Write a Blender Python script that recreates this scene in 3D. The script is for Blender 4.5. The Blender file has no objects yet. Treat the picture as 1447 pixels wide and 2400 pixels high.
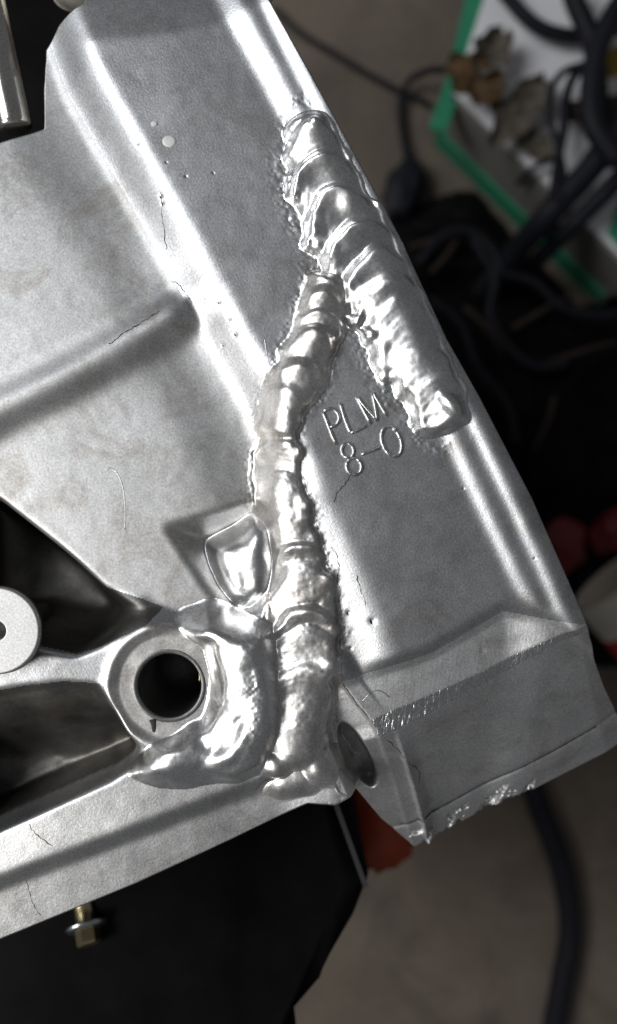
import bpy, bmesh, math, random
import numpy as np
from mathutils import Vector, Matrix, Quaternion, noise as mnoise

random.seed(7)
S = 1e-4            # metres per drawing unit (0.1 mm)
HC = 0.65           # camera height above the floor
ZT = 0.45           # height of the casting's machined top face
F = 2000.0
UC, VC = 723.5, 1200.0

# ------------------------------------------------------------------ camera
cd = bpy.data.cameras.new("camera")
cam = bpy.data.objects.new("camera", cd)
bpy.context.scene.collection.objects.link(cam)
cam.location = (0, 0, HC)
cam.rotation_euler = (0, 0, 0)
cd.sensor_fit = 'VERTICAL'; cd.sensor_height = 24.0; cd.sensor_width = 24.0
cd.lens = 24.0 * F / 2400.0
cd.clip_start = 0.01; cd.clip_end = 50
cd.dof.use_dof = True; cd.dof.focus_distance = 0.203; cd.dof.aperture_fstop = 5.0
sc = bpy.context.scene
sc.camera = cam
# ------------------------------------------------------------------ light
w = bpy.data.worlds.new("World"); sc.world = w; w.use_nodes = True
w.node_tree.nodes["Background"].inputs[0].default_value = (0.92, 0.95, 1.0, 1)
w.node_tree.nodes["Background"].inputs[1].default_value = 0.10

def lamp(name, loc, target, power, size, color=(1, 1, 1)):
    ld = bpy.data.lights.new(name, 'AREA'); ld.energy = power; ld.shape = 'DISK'; ld.size = size; ld.color = color
    o = bpy.data.objects.new(name, ld); sc.collection.objects.link(o)
    o.location = loc
    o.rotation_euler = (Vector(target) - Vector(loc)).to_track_quat('-Z', 'Y').to_euler()
    return o
lamp("work_lamp", (-0.36, -0.15, 0.74), (-0.01, 0.0, 0.45), 1.6, 0.20, (1.0, 0.985, 0.955))
lamp("ceiling_lamp", (-1.0, 0.36, 1.45), (0.0, 0.0, 0.3), 13.0, 0.9, (0.95, 0.97, 1.0))
sc.view_settings.view_transform = 'Standard'; sc.view_settings.look = 'None'
sc.view_settings.exposure = 0.0; sc.view_settings.gamma = 1.0
sc.render.engine = 'CYCLES'

# ------------------------------------------------------------------ helpers
def new_mat(name):
    m = bpy.data.materials.new(name); m.use_nodes = True
    nt = m.node_tree; b = nt.nodes["Principled BSDF"]
    return m, nt, b
def noise_node(nt, scale, detail=4, rough=0.55, co=None, dist=0.0):
    n = nt.nodes.new("ShaderNodeTexNoise"); n.inputs["Scale"].default_value = scale
    n.inputs["Detail"].default_value = detail; n.inputs["Roughness"].default_value = rough
    n.inputs["Distortion"].default_value = dist
    if co is not None: nt.links.new(co, n.inputs["Vector"])
    return n
def ramp(nt, fac, stops):
    r = nt.nodes.new("ShaderNodeValToRGB")
    while len(r.color_ramp.elements) < len(stops): r.color_ramp.elements.new(0.5)
    for e, (p, c) in zip(r.color_ramp.elements, stops):
        e.position = p; e.color = (c, c, c, 1) if not isinstance(c, tuple) else (*c, 1)
    nt.links.new(fac, r.inputs[0]); return r
def coords(nt, rot=0.0, scale=(1, 1, 1)):
    t = nt.nodes.new("ShaderNodeTexCoord"); mp = nt.nodes.new("ShaderNodeMapping")
    mp.inputs["Rotation"].default_value = (0, 0, rot); nt.links.new(t.outputs["Object"], mp.inputs["Vector"])
    m2 = nt.nodes.new("ShaderNodeMapping"); m2.inputs["Scale"].default_value = scale
    nt.links.new(mp.outputs[0], m2.inputs["Vector"]); return m2.outputs[0]
def bump(nt, b, h, strength, dist, prev=None):
    n = nt.nodes.new("ShaderNodeBump"); n.inputs["Strength"].default_value = strength; n.inputs["Distance"].default_value = dist
    nt.links.new(h, n.inputs["Height"])
    if prev is not None: nt.links.new(prev.outputs[0], n.inputs["Normal"])
    nt.links.new(n.outputs[0], b.inputs["Normal"]); return n
def simple(name, col, rough=0.5, metal=0.0, var=0.15, scale=60, bs=0.0, spec=0.5):
    m, nt, b = new_mat(name)
    co = coords(nt); n = noise_node(nt, scale, 5, 0.6, co)
    r = ramp(nt, n.outputs[0], [(0.25, tuple(c * (1 - var) for c in col)), (0.75, tuple(min(1, c * (1 + var)) for c in col))])
    nt.links.new(r.outputs[0], b.inputs["Base Color"])
    b.inputs["Roughness"].default_value = rough; b.inputs["Metallic"].default_value = metal
    b.inputs["Specular IOR Level"].default_value = spec
    if bs: bump(nt, b, n.outputs[0], bs, 0.002)
    return m
def alloy(name, lo, hi, r0, r1, grain=0.22, fine=5200, lump=0.15, scratch=None, stain=0.0, tint=(1, 1, 1), speck=0.26):
    m, nt, b = new_mat(name)
    co = coords(nt)
    big = noise_node(nt, 45, 3, 0.5, co, 0.6)
    T = lambda v: (v * tint[0], v * tint[1], v * tint[2])
    base = ramp(nt, big.outputs[0], [(0.3, T(lo)), (0.7, T(hi))])
    col = base.outputs[0]
    if stain:
        sn = noise_node(nt, 60, 9, 0.72, co, 0.8)
        sr = ramp(nt, sn.outputs[0], [(0.48, 0.0), (0.72, stain)])
        mx = nt.nodes.new("ShaderNodeMix"); mx.data_type = 'RGBA'
        nt.links.new(sr.outputs[0], mx.inputs[0]); nt.links.new(col, mx.inputs[6]); mx.inputs[7].default_value = (0.20, 0.165, 0.125, 1)
        col = mx.outputs[2]
    sp = noise_node(nt, 1900, 3, 0.65, co); spr = ramp(nt, sp.outputs[0], [(0.3, 1 - speck), (0.7, 1 + speck * 0.6)])
    mxs = nt.nodes.new("ShaderNodeMix"); mxs.data_type = 'RGBA'; mxs.blend_type = 'MULTIPLY'; mxs.inputs[0].default_value = 1
    nt.links.new(col, mxs.inputs[6]); nt.links.new(spr.outputs[0], mxs.inputs[7]); col = mxs.outputs[2]
    nt.links.new(col, b.inputs["Base Color"]); b.inputs["Metallic"].default_value = 1.0
    rn = noise_node(nt, 150, 4, 0.55, co)
    rr = ramp(nt, rn.outputs[0], [(0.3, r0), (0.7, r1)]); nt.links.new(rr.outputs[0], b.inputs["Roughness"])
    f = noise_node(nt, fine, 3, 0.7, co)
    p = bump(nt, b, f.outputs[0], min(1, grain * 1.6), 0.00007)
    if lump:
        l = noise_node(nt, 700, 4, 0.6, co); p = bump(nt, b, l.outputs[0], lump * 0.5, 0.0002, p)
    if scratch:
        ang, sx, sy, st = scratch
        c2 = coords(nt, ang, (sx, sy, sy)); s = noise_node(nt, 1.0, 3, 0.65, c2)
        p = bump(nt, b, s.outputs[0], min(st, 1), 0.0004 * max(1, st), p)
    return m

M = {}
RA = math.radians
M['cast'] = alloy('cast_aluminium', 0.52, 0.58, 0.40, 0.45, 0.36, 1700, 0.05, (RA(64), 160, 2600, 0.05), 0.45, (0.97, 0.98, 1.0))
M['panel'] = alloy('cast_aluminium_smooth', 0.44, 0.50, 0.50, 0.56, 0.26, 1700, 0.05, None, 0.65)
M['pocket'] = alloy('shade_toned_cast_aluminium', 0.08, 0.18, 0.45, 0.6, 0.3, 3000, 0.25, None, 0.6, (1.0, 0.97, 0.92))  # shade of the recesses put into a dark base colour, plus grime mottling
M['bore'] = alloy('dark_bore', 0.10, 0.2, 0.4, 0.5, 0.3, 3000, 0.2, None, 0.4)  # darker base colour for the wall and bottom of the bolt hole
M['flange'] = alloy('flange_aluminium', 0.52, 0.60, 0.40, 0.47, 0.36, 1600, 0.1, None, 0.45)
M['weld'] = alloy('weld_metal', 0.74, 0.86, 0.26, 0.36, 0.12, 1500, 0.15, None, 0.2)
M['weld2'] = alloy('weld_metal_sooty', 0.68, 0.82, 0.33, 0.45, 0.16, 1500, 0.15, None, 0.6, (1.0, 0.975, 0.95))
M['puddle'] = alloy('puddled_weld_metal', 0.74, 0.86, 0.26, 0.38, 0.14, 1500, 0.12, None, 0.25)
M['filed'] = alloy('filed_aluminium', 0.72, 0.80, 0.26, 0.32, 0.10, 4200, 0.0, (RA(94), 18, 1000, 1.1))
M['block'] = alloy('machined_aluminium', 0.68, 0.74, 0.48, 0.54, 0.28, 1700, 0.05, (RA(97), 60, 1500, 0.11), 0.4)
M['letter'] = alloy('raised_letter_metal', 0.55, 0.68, 0.30, 0.4, 0.2, 4200, 0.1, None, 0.3)
M['turned'] = alloy('turned_aluminium', 0.48, 0.56, 0.46, 0.52, 0.1, 4200, 0.0, None, 0.1)
M['nickel'] = alloy('polished_tube_metal', 0.70, 0.80, 0.16, 0.24, 0.05, 2500, 0.25, None, 0.15, (1.0, 0.97, 0.90))
M['yellow_zinc'] = simple('yellow_zinc', (0.62, 0.52, 0.30), 0.3, 1.0, 0.12, 300)
M['steel'] = simple('washer_steel', (0.6, 0.62, 0.62), 0.28, 1.0, 0.1, 300)
M['black'] = simple('black_plastic', (0.005, 0.0045, 0.005), 0.65, 0, 0.4, 60, 0.1, 0.05)
M['rubber'] = simple('black_rubber', (0.012, 0.0125, 0.017), 0.55, 0, 0.25, 80, 0, 0.2)
M['cloth'] = simple('black_sheet', (0.006, 0.0055, 0.006), 0.75, 0, 0.5, 70, 0.3, 0.08)
M['white'] = simple('white_card', (0.88, 0.87, 0.88), 0.55, 0, 0.06, 40)
M['greycard'] = simple('grey_card', (0.20, 0.19, 0.17), 0.7, 0, 0.2, 50)
M['green'] = simple('green_edge', (0.030, 0.26, 0.14), 0.5, 0, 0.2, 50)
M['leaf'] = simple('dry_leaf_brown', (0.20, 0.12, 0.055), 0.7, 0, 0.5, 120, 0.5)
M['leafgrey'] = simple('dry_leaf_grey', (0.22, 0.19, 0.15), 0.75, 0, 0.5, 120, 0.5)
M['twig'] = simple('twig_bark', (0.035, 0.022, 0.014), 0.8, 0, 0.4, 200, 0.4)
M['red'] = simple('red_plastic', (0.16, 0.008, 0.012), 0.5, 0, 0.2, 60)
M['orange'] = simple('red_orange_plastic', (0.45, 0.065, 0.02), 0.5, 0, 0.2, 60)
M['redband'] = simple('red_band', (0.62, 0.03, 0.06), 0.5, 0, 0.15, 60)
M['ivory'] = simple('ivory_plastic', (0.80, 0.74, 0.64), 0.5, 0, 0.1, 60)
M['orange_dark'] = simple('dull_brown_plastic', (0.022, 0.012, 0.008), 0.7, 0, 0.3, 80)
M['strap'] = simple('grey_strap', (0.022, 0.022, 0.022), 0.6, 0, 0.2, 120)
M['droplet'] = simple('dried_drop', (0.62, 0.62, 0.60), 0.5, 0, 0.1, 500)
M['crack'] = simple('crack_dirt', (0.02, 0.018, 0.015), 0.8, 0, 0.3, 500)
M['yellow'] = simple('yellow_tape', (0.45, 0.33, 0.05), 0.5, 0, 0.2, 60)

def concrete():
    m, nt, b = new_mat('concrete')
    co = coords(nt)
    a = noise_node(nt, 7, 8, 0.65, co, 0.3); f = noise_node(nt, 240, 6, 0.75, co)
    r = ramp(nt, a.outputs[0], [(0.3, (0.125, 0.098, 0.074)), (0.5, (0.175, 0.140, 0.108)), (0.72, (0.22, 0.182, 0.146))])
    r2 = ramp(nt, f.outputs[0], [(0.3, 0.72), (0.7, 1.15)])
    mx = nt.nodes.new("ShaderNodeMix"); mx.data_type = 'RGBA'; mx.blend_type = 'MULTIPLY'; mx.inputs[0].default_value = 1
    nt.links.new(r.outputs[0], mx.inputs[6]); nt.links.new(r2.outputs[0], mx.inputs[7])
    s = noise_node(nt, 14, 6, 0.7, co, 0.8); sr = ramp(nt, s.outputs[0], [(0.48, 0.0), (0.72, 0.75)])
    m2 = nt.nodes.new("ShaderNodeMix"); m2.data_type = 'RGBA'
    nt.links.new(sr.outputs[0], m2.inputs[0]); nt.links.new(mx.outputs[2], m2.inputs[6]); m2.inputs[7].default_value = (0.07, 0.056, 0.046, 1)
    nt.links.new(m2.outputs[2], b.inputs["Base Color"]); b.inputs["Roughness"].default_value = 0.75
    bump(nt, b, f.outputs[0], 0.4, 0.001); return m
M['concrete'] = concrete()

def link(name, me, mat, parent=None):
    o = bpy.data.objects.new(name, me); sc.collection.objects.link(o)
    if mat is not None: me.materials.append(mat)
    if parent is not None: o.parent = parent
    return o
def thing(name, label, cat, loc=(0, 0, 0), group=None):
    o = bpy.data.objects.new(name, None); sc.collection.objects.link(o)
    o.location = loc; o.empty_display_size = 0.01
    o['label'] = label; o['category'] = cat
    if group: o['group'] = group
    return o
def tag(o, label, cat, group=None):
    o['label'] = label; o['category'] = cat
    if group: o['group'] = group
    return o
def bm_obj(name, bm, mat, parent=None, smooth=True, off=(0, 0, 0)):
    me = bpy.data.meshes.new(name)
    if off != (0, 0, 0): bmesh.ops.translate(bm, verts=bm.verts, vec=-Vector(off))
    bmesh.ops.recalc_face_normals(bm, faces=bm.faces)
    bm.to_mesh(me); bm.free()
    if smooth: me.polygons.foreach_set('use_smooth', [True] * len(me.polygons))
    return link(name, me, mat, parent)
def at(u, v, z):
    k = (HC - z) / F
    return Vector(((u - UC) * k, -(v - VC) * k, z))
def cr(pts, n=8):
    """Catmull-Rom through pts (any dimension)."""
    p = np.array(pts, float); out = []
    P = np.vstack([2 * p[0] - p[1], p, 2 * p[-1] - p[-2]])
    for i in range(1, len(P) - 2):
        for k in range(n):
            t = k / n; a, b, c, d = P[i - 1], P[i], P[i + 1], P[i + 2]
            out.append(0.5 * ((2 * b) + (-a + c) * t + (2 * a - 5 * b + 4 * c - d) * t * t + (-a + 3 * b - 3 * c + d) * t ** 3))
    out.append(p[-1]); return np.array(out)
def tube(bm, pts, rad, seg=10, flat=1.0):
    pts = [Vector(p) for p in pts]; n = len(pts); rings = []
    if not hasattr(rad, '__len__'): rad = [rad] * n
    up = Vector((0, 0, 1))
    for i, p in enumerate(pts):
        t = (pts[min(i + 1, n - 1)] - pts[max(i - 1, 0)]).normalized()
        s = t.cross(up)
        if s.length < 1e-4: s = t.cross(Vector((1, 0, 0)))
        s.normalize(); q = s.cross(t).normalized()
        rings.append([bm.verts.new(p + (s * math.cos(a) + q * math.sin(a) * flat) * rad[i]) for a in [2 * math.pi * k / seg for k in range(seg)]])
    for a, b in zip(rings, rings[1:]):
        for k in range(seg): bm.faces.new((a[k], a[(k + 1) % seg], b[(k + 1) % seg], b[k]))
    bm.faces.new(rings[0][::-1]); bm.faces.new(rings[-1])
def lathe(bm, prof, center, axis=(0, 0, 1), seg=64):
    q = Vector((0, 0, 1)).rotation_difference(Vector(axis)); c = Vector(center); rings = []
    for r, z in prof:
        if r < 1e-7: rings.append([bm.verts.new(c + q @ Vector((0, 0, z)))])
        else: rings.append([bm.verts.new(c + q @ Vector((r * math.cos(2 * math.pi * k / seg), r * math.sin(2 * math.pi * k / seg), z))) for k in range(seg)])
    for a, b in zip(rings, rings[1:]):
        for k in range(seg):
            x = [a[k % len(a)], a[(k + 1) % len(a)], b[(k + 1) % len(b)], b[k % len(b)]]
            x = list(dict.fromkeys(x))
            if len(x) > 2: bm.faces.new(x)
def prism(bm, top, bottom):
    a = [bm.verts.new(p) for p in top]; b = [bm.verts.new(p) for p in bottom]; n = len(a)
    bm.faces.new(a); bm.faces.new(b[::-1])
    for k in range(n): bm.faces.new((a[k], b[k], b[(k + 1) % n], a[(k + 1) % n]))

# ------------------------------------------------------------------ heightfield maths (units of 0.1 mm)
def ss(a, b, x):
    t = np.clip((x - a) / (b - a), 0, 1); return t * t * (3 - 2 * t)
def q(pts, h=0.0):
    """drawing points seen at height h brought to the casting's own plane"""
    o = []
    for p in pts:
        hh = p[2] if len(p) > 2 else h
        k = (F - hh) / F; o.append((UC + (p[0] - UC) * k, VC + (p[1] - VC) * k))
    return o
def line(U, V, pts):
    """distance, arc length of nearest point, side (+ = right-hand when heading down the drawing)"""
    bd = np.full(U.shape, 1e9); bt = np.zeros(U.shape); bs = np.ones(U.shape); acc = 0.0
    n = len(pts) - 1
    for i in range(n):
        (x0, y0), (x1, y1) = pts[i], pts[i + 1]
        dx, dy = x1 - x0, y1 - y0; L = math.hypot(dx, dy)
        t = ((U - x0) * dx + (V - y0) * dy) / (L * L)
        tc = np.clip(t, -9e9 if i == 0 else 0, 9e9 if i == n - 1 else 1)
        px, py = U - x0 - tc * dx, V - y0 - tc * dy
        d = np.hypot(px, py); m = d < bd
        bd = np.where(m, d, bd); bt = np.where(m, acc + tc * L, bt)
        bs = np.where(m, np.where(dx * (V - y0) - dy * (U - x0) < 0, 1.0, -1.0), bs); acc += L
    return bd, bt, bs
def sline(U, V, pts):
    d, t, s = line(U, V, pts); return d * s
def psd(U, V, poly):
    """signed distance to a polygon, + inside"""
    d = np.full(U.shape, 1e9); ins = np.zeros(U.shape, bool); n = len(poly)
    for i in range(n):
        (x0, y0), (x1, y1) = poly[i], poly[(i + 1) % n]
        dx, dy = x1 - x0, y1 - y0
        t = np.clip(((U - x0) * dx + (V - y0) * dy) / (dx * dx + dy * dy), 0, 1)
        d = np.minimum(d, np.hypot(U - x0 - t * dx, V - y0 - t * dy))
        if dy != 0: ins ^= ((y0 > V) != (y1 > V)) & (U < dx * (V - y0) / dy + x0)
    return np.where(ins, d, -d)
_rng = np.random.RandomState(11); _lat = _rng.rand(256, 256)
def vn(U, V, sc_, seed=0):
    """smooth value noise in -1..1"""
    x = U / sc_ + seed * 17.3; y = V / sc_ + seed * 9.7
    xi = np.floor(x).astype(int); yi = np.floor(y).astype(int); fx = x - xi; fy = y - yi
    fx = fx * fx * fx * (fx * (fx * 6 - 15) + 10); fy = fy * fy * fy * (fy * (fy * 6 - 15) + 10)
    g = lambda a, b: _lat[a & 255, b & 255]
    return 2 * (g(xi, yi) * (1 - fx) * (1 - fy) + g(xi + 1, yi) * fx * (1 - fy) + g(xi, yi + 1) * (1 - fx) * fy + g(xi + 1, yi + 1) * fx * fy) - 1
def dome(U, V, u, v, a, b, rot, h, p=0.65):
    c, s = math.cos(math.radians(rot)), math.sin(math.radians(rot))
    x = ((U - u) * c + (V - v) * s) / a; y = (-(U - u) * s + (V - v) * c) / b
    r2 = x * x + y * y
    return np.where(r2 < 1, h * np.maximum(1 - r2, 0) ** p, -h * 0.8 * (np.sqrt(np.maximum(r2, 1)) - 1))

# outlines -----------------------------------------------------------------
SIL = q([(640, -80, -20), (625, 0, -20), (798, 310, -20), (938, 565, -20), (1046, 800, -20), (1123, 935, -20), (1243, 1165, -20), (1384, 1490, -25), (1440, 1615, -110),
         (1488, 1712, -230), (1478, 1738, -320), (1262, 1848, -315), (1100, 1932, -315), (975, 1999, -315), (958, 1984, -315), (890, 1922, -280), (828, 1864, -130), (723, 1885, -60), (550, 1968, -65), (325, 2072, -65), (0, 2206, -65),
         (-400, 2370, -65), (-400, 470, -60), (0, 326, -60), (60, 306, -60), (94, 292, -60), (92, 200, -60), (94, 100, -50), (128, 42, -30), (190, 0, -20), (200, -80, -20)])
EL = q([(120, -40), (160, 60), (205, 180), (290, 330), (370, 470), (450, 610), (530, 760), (600, 880), (660, 1000), (735, 1180), (790, 1290), (850, 1430), (885, 1530), (905, 1610)], -32)
RIB = q([(-110, 995), (0, 933), (130, 872), (260, 802), (395, 722), (440, 700)], -40)
R1 = q([(515, -60), (548, 20), (620, 150), (695, 290), (800, 500), (900, 700), (1000, 920), (1058, 1040), (1150, 1235), (1212, 1365), (1235, 1410), (1310, 1560)])
R2 = q([(590, -60), (625, 20), (690, 150), (760, 290), (850, 460), (960, 690), (1060, 910), (1110, 1010), (1200, 1195), (1262, 1330), (1310, 1440), (1370, 1570)])
REND = q([(1120, 1335), (1212, 1383), (1300, 1448), (1420, 1530)])
LS = q([(740, 1606), (830, 1592), (900, 1568), (1010, 1532), (1100, 1480), (1180, 1432), (1290, 1452), (1460, 1470)], -12)
LF = q([(760, 1735), (870, 1690), (1000, 1634), (1130, 1577), (1260, 1508), (1375, 1450), (1520, 1380)], -26)
GR = q([(900, 1962), (940, 1943), (1000, 1917), (1150, 1835), (1300, 1752), (1392, 1698)], -262)
LE = q([(762, 1535, -20), (800, 1600, -24), (870, 1690, -26), (892, 1735, -55), (930, 1850, -160), (973, 2000, -312)])
P2 = q([(-200, 950), (460, 640), (600, 960), (600, 1186), (620, 1330), (560, 1440), (500, 1425), (440, 1436), (392, 1420), (335, 1392), (250, 1376), (130, 1274), (0, 1170), (-200, 1040)], -90)
DP = q([(400, 1236), (500, 1208), (600, 1178), (640, 1300), (600, 1425), (555, 1428), (505, 1392), (462, 1330)], -95)
PK1 = q([(-160, 1090), (0, 1170), (130, 1272), (250, 1372), (335, 1398), (392, 1420), (356, 1462), (250, 1512), (190, 1530), (100, 1512), (60, 1500), (-160, 1500)], -90)
PK2 = q([(-160, 1640), (60, 1600), (150, 1590), (238, 1596), (262, 1650), (290, 1710), (313, 1755), (300, 1792), (262, 1820), (0, 1938), (-160, 2010)], -40)
PK2R = q([(232, 1590), (262, 1650), (290, 1710), (313, 1755), (300, 1792), (262, 1820), (0, 1938), (-160, 2010)], -40)
FG = q([(-160, 2135), (0, 2070), (150, 2014), (300, 1958), (420, 1912), (560, 1860), (700, 1812)], -35)
GND = q([(540, 1000), (700, 1080), (760, 1300), (830, 1560), (752, 1600), (752, 1650), (772, 1750), (822, 1868), (560, 2020), (0, 2260), (-200, 2340), (-200, 1400), (350, 1400), (420, 1250)], -40)
HOLE = q([(395, 1609)], -30)[0]; HR = 77.0
CRACKS = [([(-5, 2), (3, 3)], 1)]

BEAD_A = [(733, 306, 62), (738, 350, 78), (755, 410, 86), (785, 480, 92), (826, 560, 104), (872, 640, 104), (915, 720, 100), (952, 800, 94), (985, 870, 88), (1015, 930, 80), (1035, 985, 62)]
BEAD_B = [(768, 668, 52), (752, 720, 56), (745, 775, 56), (722, 830, 60), (695, 890, 64), (665, 950, 58), (646, 1005, 52)]
BEAD_C = [(662, 985, 30), (650, 1030, 54), (645, 1100, 60), (652, 1180, 66), (665, 1250, 72), (690, 1330, 76), (706, 1420, 82), (704, 1510, 88), (696, 1590, 88), (692, 1670, 88), (692, 1760, 84)]

def frost(U, V):
    """0..1 where the arc has pitted the skin beside the beads"""
    f = np.zeros(U.shape)
    for B in (BEAD_A, BEAD_B, BEAD_C):
        d, t, s = line(U, V, [(b[0], b[1]) for b in B]); hw = _hw(B, t)
        d = lineclamp(U, V, [(b[0], b[1]) for b in B])
        x = d / hw + 0.14 * vn(U, V, 34, 12)
        f = np.maximum(f, ss(0.75, 0.95, x) * (1 - ss(1.05, 1.5, x)) * (np.where(s > 0, 0.12, 0.8) if B is BEAD_A else 0.8))
    return f
def _hw(B, t):
    p = np.array([(b[0], b[1]) for b in B], float); acc = np.concatenate([[0], np.cumsum(np.hypot(*np.diff(p, axis=0).T))])
    return np.interp(t, acc, [b[2] for b in B])

PITS = [(512, 705, 6), (551, 780, 7), (537, 745, 5), (518, 800, 4), (322, 335, 4), (436, 413, 4), (874, 1457, 12), (819, 1440, 9), (824, 1524, 5), (375, 455, 7), (378, 470, 5), (390, 380, 3), (1137, 1530, 9), (1248, 1308, 3), (1086, 1145, 3), (500, 405, 3)]
CRK = [([(822, 1112), (808, 1135), (790, 1155), (783, 1182)], 2.6), ([(370, 718), (345, 735), (318, 752), (285, 770), (262, 790), (245, 800)], 3.0), ([(377, 440), (376, 480), (379, 530), (384, 570)], 2.2),
       ([(390, 640), (410, 650), (428, 675), (440, 690)], 2), ([(788, 1290), (795, 1330), (790, 1360)], 2.2), ([(835, 1345), (848, 1385), (858, 1420)], 2.4), ([(802, 1602), (830, 1645), (868, 1692)], 2.5),
       ([(888, 1728), (925, 1760), (965, 1815), (1000, 1850), (1005, 1890)], 2), ([(52, 1940), (75, 1965), (120, 2000)], 2.4), ([(40, 2080), (60, 2140), (78, 2175)], 2)]

def base(U, V):
    d = sline(U, V, EL)
    # left-hand panels and the rib between them
    rb, rt, rs = line(U, V, RIB); r = rb * rs * 1.0          # + = right-hand of a line heading right/up -> lower side
    r = -r
    r = np.where(True, r, r)
    p1 = -54 + 0.030 * (U - 250) - 0.00003 * (np.maximum(0, 620 - V)) ** 2
    p2 = -74 + 0.028 * (U - 400) - 0.02 * (V - 1050)
    rr = r * RSIGN
    prof = ss(-86, -34, rr) * (1 - ss(18, 44, rr))
    fade = 1 - ss(-95, -45, d) * 0.75
    foot = ss(-250, -110, d)
    p1 = p1 - 11 * foot - 0.045 * np.clip(U - 60, -300, 300) * ss(600, 380, V); p2 = p2 - 13 * foot
    left = np.where(rr > 0, p1, p2); crest = -28 + 0.03 * (U - 300)
    left = np.where(rr > 0, p1 + (crest - p1) * (1 - ss(-24, 46, rr)) * fade - 5 * np.exp(-((rr - 54) / 9) ** 2) * fade, p2 + (np.maximum(crest, p2) - p2) * ss(-78, -26, rr) * fade + (p1 - p2) * 0)
    # ground around the hole and the bottom flange
    g = psd(U, V, GND); p2sd = psd(U, V, P2)
    ground = -34 + 0.7 * vn(U, V, 90, 3)
    low = ss(1040, 1180, V)
    lv = left * (1 - low) + np.where(p2sd > 0, left, left + (ground - left) * ss(0, 55, -p2sd)) * low
    # recess beside the vertical bead
    dp = psd(U, V, DP); lv = lv - 74 * ss(-16, 56, dp)
    # flange
    f = sline(U, V, FG) * FSIGN
    mfl = ss(1740, 1840, V + (U - 300) * 0.42) * (1 - ss(640, 800, U))
    lv = np.where(V > 1500, lv + mfl * (-26 * ss(-22, 22, f) - 0.01 * np.maximum(f - 20, 0) + 0.05 * np.clip(f + 130, 0, 120)), lv)
    # pockets
    k1 = psd(U, V, PK1); lv = lv - (40 + 300 * ss(420, 150, U)) * ss(0, 46 + 60 * ss(120, 300, U), k1) - 30 * ss(20, 120, k1)
    k2 = psd(U, V, PK2); k2r, _, _ = line(U, V, PK2R)
    wd_ = V - (1640 - (U + 160) * 0.11)
    lv = lv - np.where(k2 > 0, (24 * ss(0, 30, k2) + 240 * ss(10, 250, wd_)) * ss(0, 15, k2r), 0)
    lv = lv + ss(0, 60, k2) * (14 * vn(U, V, 62, 5) + 6 * vn(U, V, 27, 15))
    lv = lv - np.maximum(0, 1 - ((U - 283) ** 2 + (V - 1778) ** 2) / 40 ** 2) ** 0.5 * 30
    # rail
    L = ss(-88, 50, d)
    if True:
        wfoot = 1 - 0.0 * V
    top = np.zeros(U.shape)
    end = sline(U, V, REND) * ESIGN
    a1 = sline(U, V, R1); a2 = sline(U, V, R2); keep = 1 - ss(-4, 26, end)
    uppr = 1 - ss(250, 420, V)
    top = top + keep * ((15 + 6 * uppr) * ss(-20 - 16 * uppr, 20 + 6 * uppr, a1) + 13 * ss(-16, 14, a2))
    ac = np.clip(a2 - 26, 0, 80); top = top - 0.30 * ac - 0.0006 * ac ** 2
    tedge = sline(U, V, q([(100, 110), (190, 96), (330, 86), (430, 72), (640, 20)])) * TSIGN
    top = top - 0.22 * np.maximum(tedge, 0)
    land = sline(U, V, LS) * LSSIGN
    top = top - 24 * ss(-26, 20, land) * (1 - ss(1180, 1300, U) * 0.8)
    e = sline(U, V, LF) * LFSIGN
    cw = np.interp(U, [820, 1000, 1130, 1300, 1420], [50, 46, 34, 20, 12])
    top = top - 0.10 * np.clip(land, 0, 130) * (1 - ss(1180, 1400, U)) - np.interp(U, [880, 1050, 1200], [0.10, 0.20, 0.36]) * np.clip(e, 0, cw) - 0.75 * np.maximum(e - cw, 0)
    gr = sline(U, V, GR) * GRSIGN
    top = top - 5 * np.exp(-(gr / 6.5) ** 2) * (e > 60) + 5 * ss(2, 40, gr) * (e > 60)
    le = -sline(U, V, LE)
    face = top - 0.45 * np.maximum(le, 0) - 8 * ss(0, 6, le)
    c, s = math.cos(RA(66)), math.sin(RA(66)); hx, hy = q([(838, 1766)], -150)[0]
    ex = ((U - hx) * c + (V - hy) * s) / 106; ey = (-(U - hx) * s + (V - hy) * c) / 30
    r2 = ex * ex + ey * ey
    face = face - 75 * (1 - ss(0.74, 1.0, r2))
    inblock = (land > -60) & (U > 730)
    toph = np.where(inblock, face, top)
    H = lv * (1 - L) + np.where(inblock & (le > 0), -900, toph) * L
    H = np.where(inblock & (le > -40), np.maximum(np.where(le > 0, -900, toph), np.minimum(lv - 5.0 * np.maximum(-g, 0), 0)), H)
    H = np.where(inblock & (le > 0), np.maximum(face, lv - 5.0 * np.maximum(-g, 0)), H)
    return H
def gblur(A, sg):
    r = int(sg * 2.5) + 1; k = np.exp(-0.5 * (np.arange(-r, r + 1) / sg) ** 2); k /= k.sum()
    for ax in (0, 1):
        P = np.pad(A, [(r, r) if a == ax else (0, 0) for a in (0, 1)], mode='edge'); O = np.zeros_like(A)
        for i, w_ in enumerate(k): O += w_ * (P[i:i + A.shape[0], :] if ax == 0 else P[:, i:i + A.shape[1]])
        A = O
    return A
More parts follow.
